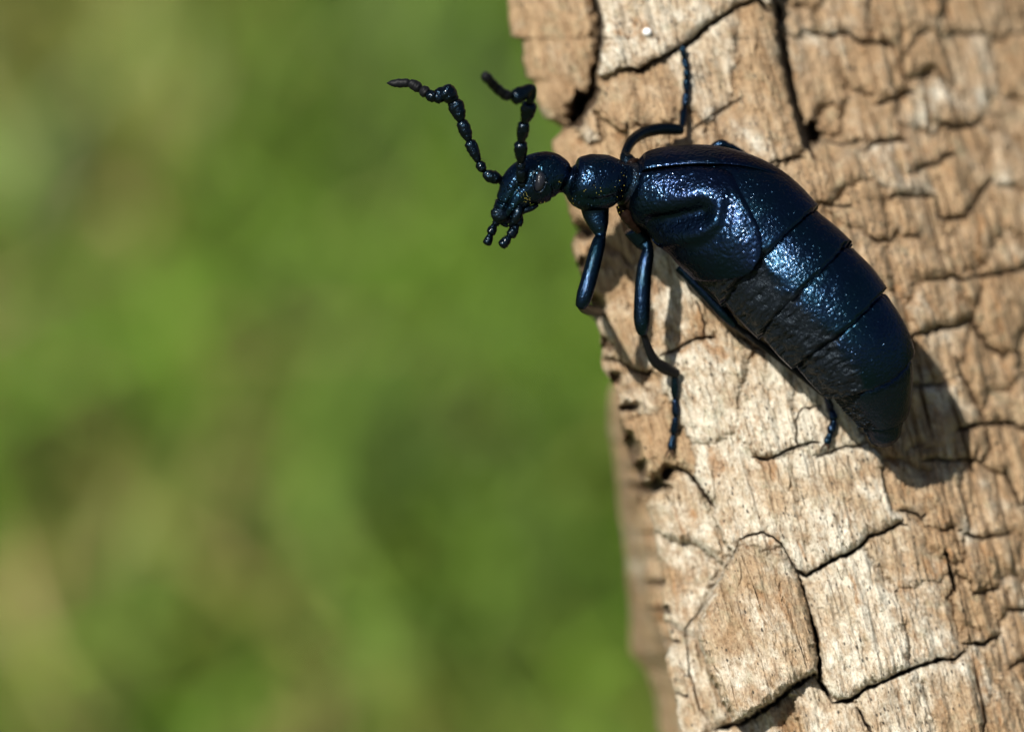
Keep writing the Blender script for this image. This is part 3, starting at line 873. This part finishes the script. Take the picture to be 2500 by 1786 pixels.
elyR, VR = shell_piece('wing_cover', inr, out2, lift_right, ELYT, 200, 90, thick=0.07)
elyL['label'] = 'broad wing cover with a dented fold'
elyR['label'] = 'narrow strip of the other wing cover along the back'

# --- eye
def ellipsoid(center, axes, R, n=28, m=20, fn=None):
    u = np.linspace(0, 2 * np.pi, n, endpoint=False); v = np.linspace(0.02, np.pi - 0.02, m)
    U, Vv = np.meshgrid(u, v)
    P = np.stack([np.cos(U) * np.sin(Vv), np.sin(U) * np.sin(Vv), np.cos(Vv)], -1)
    if fn is not None: P = fn(P)
    P = P * axes
    P = P @ R.T + center
    i = np.arange(m - 1)[:, None] * n; j = np.arange(n)[None]
    F = np.stack([i + j, i + n + j, i + n + (j + 1) % n, i + (j + 1) % n], -1).reshape(-1, 4).tolist()
    F.append(list(range(n))); F.append([(m - 1) * n + k for k in range(n)][::-1])
    return P.reshape(-1, 3), F
def head_z(px, py):
    """depth of the head's lens-facing side"""
    pr = pb[:int(sidx(14)), :, :].reshape(-1, 3)
    f = D / (D - pr[:, 2])
    dd = np.hypot(pr[:, 0] * f / K + 1250 - px, 893 - pr[:, 1] * f / K - py)
    return float(pr[dd < 6][:, 2].max()) if (dd < 6).any() else 0.0
ez = head_z(1318, 442)
ca, sa = math.cos(math.radians(-8)), math.sin(math.radians(-8))
Re = np.array([[ca, -sa, 0.12], [sa, ca, -0.05], [-0.12, 0.05, 1]])
def bean(P):
    Q = P.copy(); Q[..., 0] = Q[..., 0] + 0.28 * (Q[..., 1] ** 2) * -1 + 0.1
    return Q
ve, fe = ellipsoid(at(1318, 443, ez - 0.14), np.array([13.5, 25, 0]) * K + np.array([0, 0, 0.36]), Re, 40, 28, bean)
mesh_obj('eye', loc(ve), fe, EYE, beetle)
# dark socket rim
trim = np.linspace(0, 2 * np.pi, 40)
rimx = 1317 + 16.5 * np.cos(trim) - 4 * np.sin(trim) ** 2; rimy = 443 + 28 * np.sin(trim)
vr, fr_ = tube_data(at(rimx, rimy, np.array([head_z(x, y) for x, y in zip(rimx, rimy)]) + 0.02), np.full(40, 0.07), 8)
mesh_obj('eye_rim', loc(vr), fr_, ANT, beetle)

# --- swept parts
def sweep(name, pts, mat, parent, n=26, seg=16, bump=0.05, flat=1.0, seed=0, flat_dir=None, fat=1.0):
    r, _ = catmull(np.array(pts, float), n)
    C = at(r[:, 0], r[:, 1], r[:, 2]); R = np.maximum(r[:, 3], 0.8) * K * fat
    v, f = tube_data(C, R, seg, flat, bump, seed, flat_dir)
    return mesh_obj(name, loc(v), f, mat, parent)

def bead(name, p0, p1, w, mat, parent, seed=0, kind='club', flat=1.0):
    """one antenna or palp joint from p0 to p1 (px,py,z), widest w px"""
    n = 18
    t = np.linspace(0, 1, n)
    if kind == 'club':   prof = np.interp(t, [0, .06, .2, .45, .72, .88, .96, 1], [.36, .50, .66, .90, 1.0, .93, .70, .42])
    elif kind == 'round': prof = np.interp(t, [0, .08, .3, .65, .88, 1], [.30, .58, .96, 1.0, .78, .34])
    else:                prof = np.interp(t, [0, .12, .5, .8, 1], [.55, .95, 1.0, .75, .10])      # pointed tip
    prof = prof.copy(); 
    p0 = np.array(p0, float); p1 = np.array(p1, float)
    P = p0 + (p1 - p0) * t[:, None]
    bow = np.sin(np.pi * t) * w * 0.06
    C = at(P[:, 0] + bow, P[:, 1] + bow * 0.5, P[:, 2])
    v, f = tube_data(C, prof * w * (0.5 if kind == 'tip' else 0.58) * K, 16, flat, 0.13, seed)
    return mesh_obj(name, loc(v), f, mat, parent)

def antenna(label, base, segs):
    root = bead('antenna', *base, beetle, 3, 'round')
    for k, s in enumerate(segs):
        bead('antenna_segment', s[0], s[1], s[2], s[4] if len(s) > 4 else ANT, root, k * 3 + 5, s[3])
    root['label'] = label
    return root
def hair_tuft(name, roots, parent, length=10, seed=0):
    """short bristles: roots list of (px,py,z,dirx,diry)"""
    r_ = random.Random(seed)
    Vs = []; Fs = []
    for (x, y, z, dx, dy) in roots:
        a = math.atan2(dy, dx) + r_.uniform(-.5, .5); l = length * r_.uniform(.6, 1.2)
        C = at(np.array([x, x + math.cos(a) * l * .5, x + math.cos(a + .2) * l]), np.array([y, y + math.sin(a) * l * .5, y + math.sin(a + .2) * l]), np.array([z, z + r_.uniform(-.1, .1), z + r_.uniform(-.2, .2)]))
        v, f = tube_data(C, np.array([.55, .4, .1]) * K, 4)
        b = sum(len(q) for q in Vs); Vs.append(v); Fs += [[i + b for i in ff] for ff in f]
    o = mesh_obj(name, loc(np.concatenate(Vs)), Fs, HAIR, parent)
    o['kind'] = 'stuff'
    return o

antenna('antenna stretched out to the side with a pale pointed tip', ((1226,440,-.3),(1179,423,-.1),27,ANT), [
 ((1181,420,-.1),(1167,394,0),21,'round'), ((1168,396,0),(1144,342,.1),27,'club'), ((1145,345,.1),(1125,294,.15),29,'club'),
 ((1126,298,.15),(1107,244,.2),35,'club'), ((1110,252,.2),(1080,214,.5),42,'club'), ((1084,216,.1),(1062,246,.7),30,'round'),
 ((1066,242,.7),(1041,227,.5),25,'round',ANT), ((1046,231,.5),(1026,216,.4),25,'round',ANTT), ((1030,219,.4),(997,200,.3),24,'round',ANTT), ((1002,202,.3),(944,203,.2),22,'tip',ANTT)])
az = head_z(1272, 436)
antenna('antenna bent over in an elbow above the eye', ((1273,448,az-.15),(1271,410,az+.55),23,ANT), [
 ((1271,414,az+.5),(1270,394,az+.8),20,'round'), ((1270,399,az+.75),(1270,345,az+1.6),29,'club'), ((1270,349,az+1.6),(1279,297,az+2.3),28,'club'),
 ((1279,301,az+2.3),(1293,249,az+3.0),33,'club'), ((1292,258,az+3.0),(1296,207,az+3.6),24,'club'), ((1297,211,az+3.6),(1250,242,az+4.4),34,'club'),
 ((1246,238,az+4.4),(1221,224,az+5.0),23,'round',ANTT), ((1227,228,az+4.9),(1205,209,az+5.5),22,'round',ANTT), ((1209,213,az+5.4),(1194,196,az+6.0),22,'round',ANTT), ((1198,200,az+5.9),(1180,180,az+6.6),22,'round',ANTT)])
# antenna sockets
for (x, y, z) in ((1224,441,-.25),(1273,447,az-.12)):
    v, f = tube_data(at(np.array([x + 6, x, x - 3]), np.array([y + 3, y, y - 2]), np.array([z - .2, z, z + .1])), np.array([12, 11, 7]) * K, 14, 1, .1, 3)
    mesh_obj('antenna_socket', loc(v), f, ANT, beetle)
# mouthparts
sweep('upper_lip', [(1228,503,.75,10),(1222,518,.85,21),(1216,530,.85,20),(1211,541,.75,8)], ANT, beetle, flat=.5, flat_dir=(0,0,1), bump=.1)
sweep('mandible', [(1268,500,.9,9),(1264,520,1.0,12),(1255,540,.9,10),(1243,553,.7,3)], ANT, beetle, bump=.08)
sweep('mandible', [(1224,535,.2,9),(1230,545,.3,8),(1240,553,.4,3)], ANT, beetle, bump=.08)
sweep('cheek_lobe', [(1312,500,.35,5),(1298,508,.5,7),(1282,514,.6,7),(1268,524,.6,4)], ANT, beetle, bump=.05)
def palp(label, segs):
    root = bead('palp', *segs[0], ANT, beetle, 1, 'club')
    for k, s in enumerate(segs[1:]): bead('palp_segment', s[0], s[1], s[2], ANT, root, k + 2, 'club')
    root['label'] = label
palp('short feeler below the mouth, on the outer side', [((1218,530,.2),(1207,549,.2),17),((1208,545,.2),(1195,572,.3),20),((1197,568,.3),(1187,598,.4),19)])
palp('short feeler below the mouth, on the inner side', [((1272,524,.6),(1262,551,.7),19),((1263,546,.7),(1243,578,.9),22),((1246,572,.9),(1222,602,1.0),21)])
hr = []
r_ = random.Random(4)
for k in range(46):
    t = r_.random(); x = 1226 - 24 * t + r_.uniform(-2, 2); y = 455 + 72 * t
    hr.append((x, y, .3 + r_.uniform(-.3, .4), -1, .35))
for k in range(26): hr.append((r_.uniform(1205, 1278), r_.uniform(532, 546), .5, -.1, 1))
hair_tuft('bristles', hr, beetle, 8, 2)

# --- legs (px, py, z, radius px)
def leg(label, femur, tibia, tarsus, mat_t=LEGM, claws=True, seedk=0, tib_flat=1.0):
    root = sweep('leg', femur, LEGM, beetle, 40, 18, .03, seed=seedk, fat=1.12)
    root['label'] = label
    if tibia: sweep('shin', tibia, mat_t, root, 30, 16, .04, tib_flat, seedk + 1)
    if tarsus:
        for k in range(len(tarsus) - 1):
            p, q_ = tarsus[k], tarsus[k + 1]
            n = 12; t = np.linspace(0, 1, n)
            prof = np.interp(t, [0, .15, .75, 1], [.45, .75, 1.0, .62])
            P = np.array(p[:3]) + (np.array(q_[:3]) - np.array(p[:3])) * t[:, None]
            v, f = tube_data(at(P[:, 0], P[:, 1], P[:, 2]), prof * p[3] * 1.18 * K, 14, 1, .04, k)
            mesh_obj('foot_segment', loc(v), f, LEGM, root)
        if claws:
            e = np.array(tarsus[-1][:3]); e0 = np.array(tarsus[-2][:3]); dv_ = (e - e0)[:2]; dv_ = dv_ / np.linalg.norm(dv_)
            for sgn in (-1, 1):
                nx = np.array([-dv_[1], dv_[0]]) * sgn
                pts = [e[:2] - dv_ * 3, e[:2] + dv_ * 9 + nx * 8, e[:2] + dv_ * 21 + nx * 9]
                C = at(np.array([p[0] for p in pts]), np.array([p[1] for p in pts]), np.array([e[2], e[2] + .05, e[2] - .22]))
                v, f = tube_data(C, np.array([3.4, 2.6, .7]) * K, 8)
                mesh_obj('claw', loc(v), f, CLAW, root)
    return root
def foot(pts, lift=0.24):
    return [(x, y, surf_z(x, y) + lift, r) for x, y, r in pts]
leg('front leg with its thigh hanging clear of the log edge',
    [(1450,490,-.8,34),(1455,522,-.8,29),(1462,552,-.6,21),(1466,574,-.5,12),(1462,592,-.3,15),(1452,630,.1,17),(1438,682,.5,17.5),(1425,728,.6,17),(1417,750,.5,11)],
    [(1419,744,.4,11),(1426,752,-1.4,12),(1438,757,-3.8,13),(1452,760,-6.5,13),(1468,764,-8.6,11)],
    None, ANTT, claws=False, seedk=3)
leg('middle leg with its foot hooked on a bark ridge',
    [(1548,556,-2.4,26),(1570,590,-2.6,20),(1581,606,-2.4,13),(1580,624,-2.2,15),(1573,660,-2.0,17),(1568,724,-1.9,18),(1567,786,-2.0,17.5),(1569,815,-2.2,10)],
    [(1570,812,-2.3,8),(1583,850,-2.9,10),(1600,882,-3.6,13),(1626,900,-4.3,15),(1652,912,-4.9,12)],
    [(1647,908,-4.8,9)] + foot([(1648,972,9.5),(1650,1016,9.5),(1644,1060,9),(1637,1098,8)]), ANTT, seedk=11)
leg('hind leg pressed along the lower side of the abdomen',
    [(1660,650,-3.4,14),(1692,684,-3.2,13),(1730,722,-2.9,14),(1768,764,-2.9,14),(1794,793,-3.1,9)],
    [(1794,794,-3.2,8),(1866,846,-3.6,9),(1956,916,-3.9,9),(2018,966,-3.7,9)],
    [(2016,966,-3.7,9)] + foot([(2030,1000,10),(2037,1026,10),(2027,1056,9),(2018,1084,8)]), ANTT, seedk=21)
leg('far front leg arched up onto the bark, blue jointed foot stretched upward',
    [(1540,408,-1.6,20),(1530,390,-1.8,17),(1526,378,-2.0,10),(1541,346,-3.0,11.5),(1572,324,-4.2,13),(1612,315,-5.1,13.5),(1650,316,-5.7,13),(1666,318,-5.9,10)],
    None, [(1664,316,-5.9,8.5)] + foot([(1671,262,9.5),(1677,226,9.5),(1676,192,9),(1677,170,8.5),(1670,142,8.5),(1666,112,7)], .3), claws=False, seedk=31).data.materials[0] = ANT
leg('far hind leg showing only its knee above the back',
    [(1720,440,-3.6,14),(1735,380,-4.2,12),(1748,358,-4.4,11),(1764,353,-4.4,11),(1778,360,-4.6,9)],
    [(1764,352,-4.5,9),(1800,366,-5.0,8),(1860,410,-5.6,8)], None, seedk=41)
bristle_roots = []
r_ = random.Random(21)
for pts, wd in (([(1460,600,0),(1440,680,.5),(1420,745,.5)],18),([(1577,640,-2),(1568,724,-1.9),(1568,810,-2.1)],19),([(1572,825,-2.4),(1600,882,-3.6),(1650,910,-4.8)],12),
                ([(1648,930,-5),(1650,1016,-5),(1638,1095,-5)],9),([(1535,350,-2.8),(1612,315,-5.1),(1660,317,-5.8)],12),([(1671,262,-6.4),(1676,192,-6.8),(1668,120,-7)],9),
                ([(1215,435,-.2),(1166,394,0),(1125,295,.2),(1107,246,.3)],13),([(1270,395,1.8),(1270,345,2.6),(1279,297,3.3),(1293,250,4)],13),([(1262,545,.7),(1225,600,1)],9),([(1207,545,.2),(1188,596,.4)],8)):
    for a_p, b_p in zip(pts[:-1], pts[1:]):
        L_ = math.dist(a_p[:2], b_p[:2]); nx_, ny_ = -(b_p[1] - a_p[1]) / L_, (b_p[0] - a_p[0]) / L_
        tx0, ty0 = -ny_ * -1, nx_ * -1
        for k in range(int(L_ / 5)):
            t_ = r_.random(); sg = r_.choice((-1, 1))
            bristle_roots.append((a_p[0] + (b_p[0] - a_p[0]) * t_ + nx_ * sg * wd * .8, a_p[1] + (b_p[1] - a_p[1]) * t_ + ny_ * sg * wd * .8, a_p[2] + (b_p[2] - a_p[2]) * t_,
                                  nx_ * sg + (b_p[0] - a_p[0]) / L_ * .8, ny_ * sg + (b_p[1] - a_p[1]) / L_ * .8))
hair_tuft('bristles', bristle_roots, beetle, 8, 5)
# brown hip joints between thorax and wing cover
for pts in ([(1512,500,-.9,10),(1528,524,-1.0,15),(1546,546,-1.3,14),(1560,566,-1.6,8)], [(1536,404,-.9,9),(1546,396,-1.0,10),(1556,392,-1.3,6)]):
    sweep('hip', pts, BROWN, beetle, bump=.15)
# pollen grains stuck to the cuticle
pv = []; pf = []
r_ = random.Random(9)
spots = [(1287 + r_.gauss(0, 6), 482 + r_.gauss(0, 9)) for _ in range(16)] + [(r_.uniform(1260, 1380), r_.uniform(440, 500)) for _ in range(14)] + \
        [(1168 + r_.gauss(0, 2), 400 + r_.gauss(0, 3)) for _ in range(5)] + [(r_.uniform(1500, 1530), r_.uniform(420, 520)) for _ in range(12)] + [(r_.uniform(1390, 1480), r_.uniform(440, 512)) for _ in range(14)]
for (x, y) in spots:
    z = head_z(x, y) + 0.02
    rr_ = r_.uniform(.45, 1.0) * K
    c = at(x, y, z)
    o6 = np.array([[1, 0, 0], [-1, 0, 0], [0, 1, 0], [0, -1, 0], [0, 0, 1], [0, 0, -1]]) * rr_ + c
    b = len(pv) * 6; pv.append(o6)
    pf += [[b + i for i in t] for t in ([0, 2, 4], [2, 1, 4], [1, 3, 4], [3, 0, 4], [2, 0, 5], [1, 2, 5], [3, 1, 5], [0, 3, 5])]
po = mesh_obj('pollen', loc(np.concatenate(pv)), pf, POLLEN, beetle)
po['kind'] = 'stuff'

# --- glinting white bead on the wood
bz = surf_z(1580, 78)
bc = at(1580, 78, bz + 0.05)
be = empty('white_speck', bc)
bpy.data.objects.remove(be)
vb, fb = ellipsoid(np.zeros(3), np.array([11, 10, 9]) * K, np.eye(3), 16, 12)
ob = mesh_obj('white_speck', np.asarray(vb) / 1000, fb, SAP)
ob.matrix_world = M @ Matrix.Translation(Vector(bc) / 1000)
tag(ob, 'tiny bright white speck stuck on the uppermost wood block', 'speck')

# ------------------------------------------------------------------ ground and meadow behind
def ground_material():
    N = NT('meadow_soil')
    tc = N.node('ShaderNodeTexCoord').outputs['Object']
    f = N.noise(tc, 6.0, 5, 0.6)
    f2 = N.noise(tc, 40.0, 3, 0.6)
    col = N.ramp(f, [(0.32, (0.05, 0.095, 0.016)), (0.5, (0.08, 0.11, 0.024)), (0.7, (0.15, 0.135, 0.05))])
    col = N.mix(0.3, col, N.ramp(f2, [(0.3, (0.03, 0.035, 0.012)), (0.7, (0.14, 0.12, 0.06))]))
    N.set(Base_Color=col, Roughness=0.9)
    return N.m
G = 300.0
gv = np.array([(-G, -G, 0), (G, -G, 0), (G, G, 0), (-G, G, 0)])
gnd = mesh_obj('ground', gv, np.array([[0, 1, 2, 3]]), ground_material(), smooth=False)
tag(gnd, kind='structure')

camw = camo.matrix_world.translation
def ground_hit(px, py, h=0.03):
    v = M.to_3x3() @ Vector(((px - 1250) * K, (893 - py) * K, -D))
    t = (h - camw.z) / v.z
    p = camw + v * t
    return p.x, p.y
# clumps seen behind: photo position, radius m, kind
STRAW, BRIGHT, MID, DARK, OLIVE = range(5)
PATCH = [(720,340,.060,BRIGHT),(690,800,.060,BRIGHT),(1250,860,.050,BRIGHT),(1000,600,.05,MID),(1090,1130,.058,DARK),(340,540,.045,DARK),(1100,40,.055,DARK),
 (-60,660,.055,STRAW),(370,1450,.048,STRAW),(80,150,.05,OLIVE),(350,180,.03,OLIVE),(140,1010,.04,OLIVE),(430,960,.04,MID),(640,1720,.03,OLIVE),(1040,1540,.036,BRIGHT),
 (740,1300,.03,MID),(1380,1360,.03,MID),(1250,1770,.025,OLIVE),(60,1420,.03,STRAW),(40,1700,.03,MID),(560,1500,.03,STRAW),(250,330,.03,STRAW)]
PG = [(*ground_hit(a, b), r, k) for a, b, r, k in PATCH]
KC = np.array([(0.36, 0.250, 0.105), (0.150, 0.275, 0.020), (0.112, 0.205, 0.018), (0.046, 0.090, 0.009), (0.220, 0.215, 0.045)])
KC = 0.86 * KC + 0.16 * KC[[OLIVE, MID]].mean(0)
def blades(n, x0, x1, y0, y1, hmin, hmax, seed):
    r = np.random.default_rng(seed)
    x = r.uniform(x0, x1, n); y = r.uniform(y0, y1, n)
    wts = np.full((n, 5), 1e-3)
    big = fbm(x * 9, y * 9, 500, 2); big2 = fbm(x * 7, y * 7, 505, 2)
    wts[:, OLIVE] += 0.03; wts[:, MID] += 0.06 + 0.05 * (big > 0); wts[:, STRAW] += 0.03 * (big < -.15); wts[:, DARK] += .03 * (big2 > .1)
    for gx_, gy_, rr_, k in PG:
        wts[:, k] += 3.0 * np.exp(-(((x - gx_) / rr_) ** 2 + ((y - gy_) / (rr_ * 2.5)) ** 2))
    wts /= wts.sum(1)[:, None]
    cum = wts.cumsum(1); u = r.random(n)[:, None]
    kk = (u > cum).sum(1).clip(0, 4)
    col = KC[kk] * r.uniform(0.8, 1.25, (n, 1)) * r.uniform(0.92, 1.08, (n, 3))
    hh = r.uniform(hmin, hmax, n) * np.where(kk == STRAW, .55, 1.0)
    ang = r.uniform(0, 2 * np.pi, n); w = r.uniform(.0018, .0042, n)
    lean = r.uniform(.3, 1.4, n) * hh * np.where(kk == STRAW, 1.8, 1)
    la = r.uniform(0, 2 * np.pi, n)
    dx, dy = np.cos(ang) * w, np.sin(ang) * w; lx, ly = np.cos(la) * lean, np.sin(la) * lean
    z0 = np.zeros(n)
    P = np.stack([np.stack([x - dx, y - dy, z0], -1), np.stack([x + dx, y + dy, z0], -1),
                  np.stack([x + dx * .8 + lx * .35, y + dy * .8 + ly * .35, hh * .6], -1), np.stack([x - dx * .8 + lx * .35, y - dy * .8 + ly * .35, hh * .6], -1),
                  np.stack([x + lx + dx * .1, y + ly + dy * .1, hh * .95], -1), np.stack([x + lx - dx * .1, y + ly - dy * .1, hh * .95], -1)], 1)
    b = np.arange(n)[:, None] * 6
    F = np.concatenate([b + np.array([[0, 1, 2, 3]]), b + np.array([[3, 2, 4, 5]])])
    c4 = np.concatenate([np.repeat(col[:, None], 6, 1), np.ones((n, 6, 1))], -1)
    return P.reshape(-1, 3), F, c4.reshape(-1, 4)
def blade_material():
    N = NT('grass_blade')
    a = N.node('ShaderNodeAttribute', attribute_name='tint').outputs['Color']
    N.set(Base_Color=a, Roughness=0.6)
    tl = N.node('ShaderNodeBsdfTranslucent'); N.link(a, tl.inputs['Color'])
    mx = N.node('ShaderNodeMixShader'); mx.inputs[0].default_value = 0.25
    N.link(N.bsdf.outputs[0], mx.inputs[1]); N.link(tl.outputs[0], mx.inputs[2]); N.link(mx.outputs[0], N.out.inputs['Surface'])
    return N.m
BL = blade_material()
p1, f1, c1 = blades(110000, -.40, .40, .26, 1.45, .012, .032, 11)
p2, f2, c2 = blades(50000, -1.6, 1.6, .3, 3.2, .03, .08, 12)
gp = np.concatenate([p1, p2]); gf = np.concatenate([f1, f2 + len(p1)]); gc = np.concatenate([c1, c2])
gr_o = mesh_obj('grass', gp, gf, BL, smooth=False, attrs={'tint': ('FLOAT_COLOR', gc)})
tag(gr_o, 'soft green and straw-coloured meadow grass behind the log', 'grass', kind='stuff')
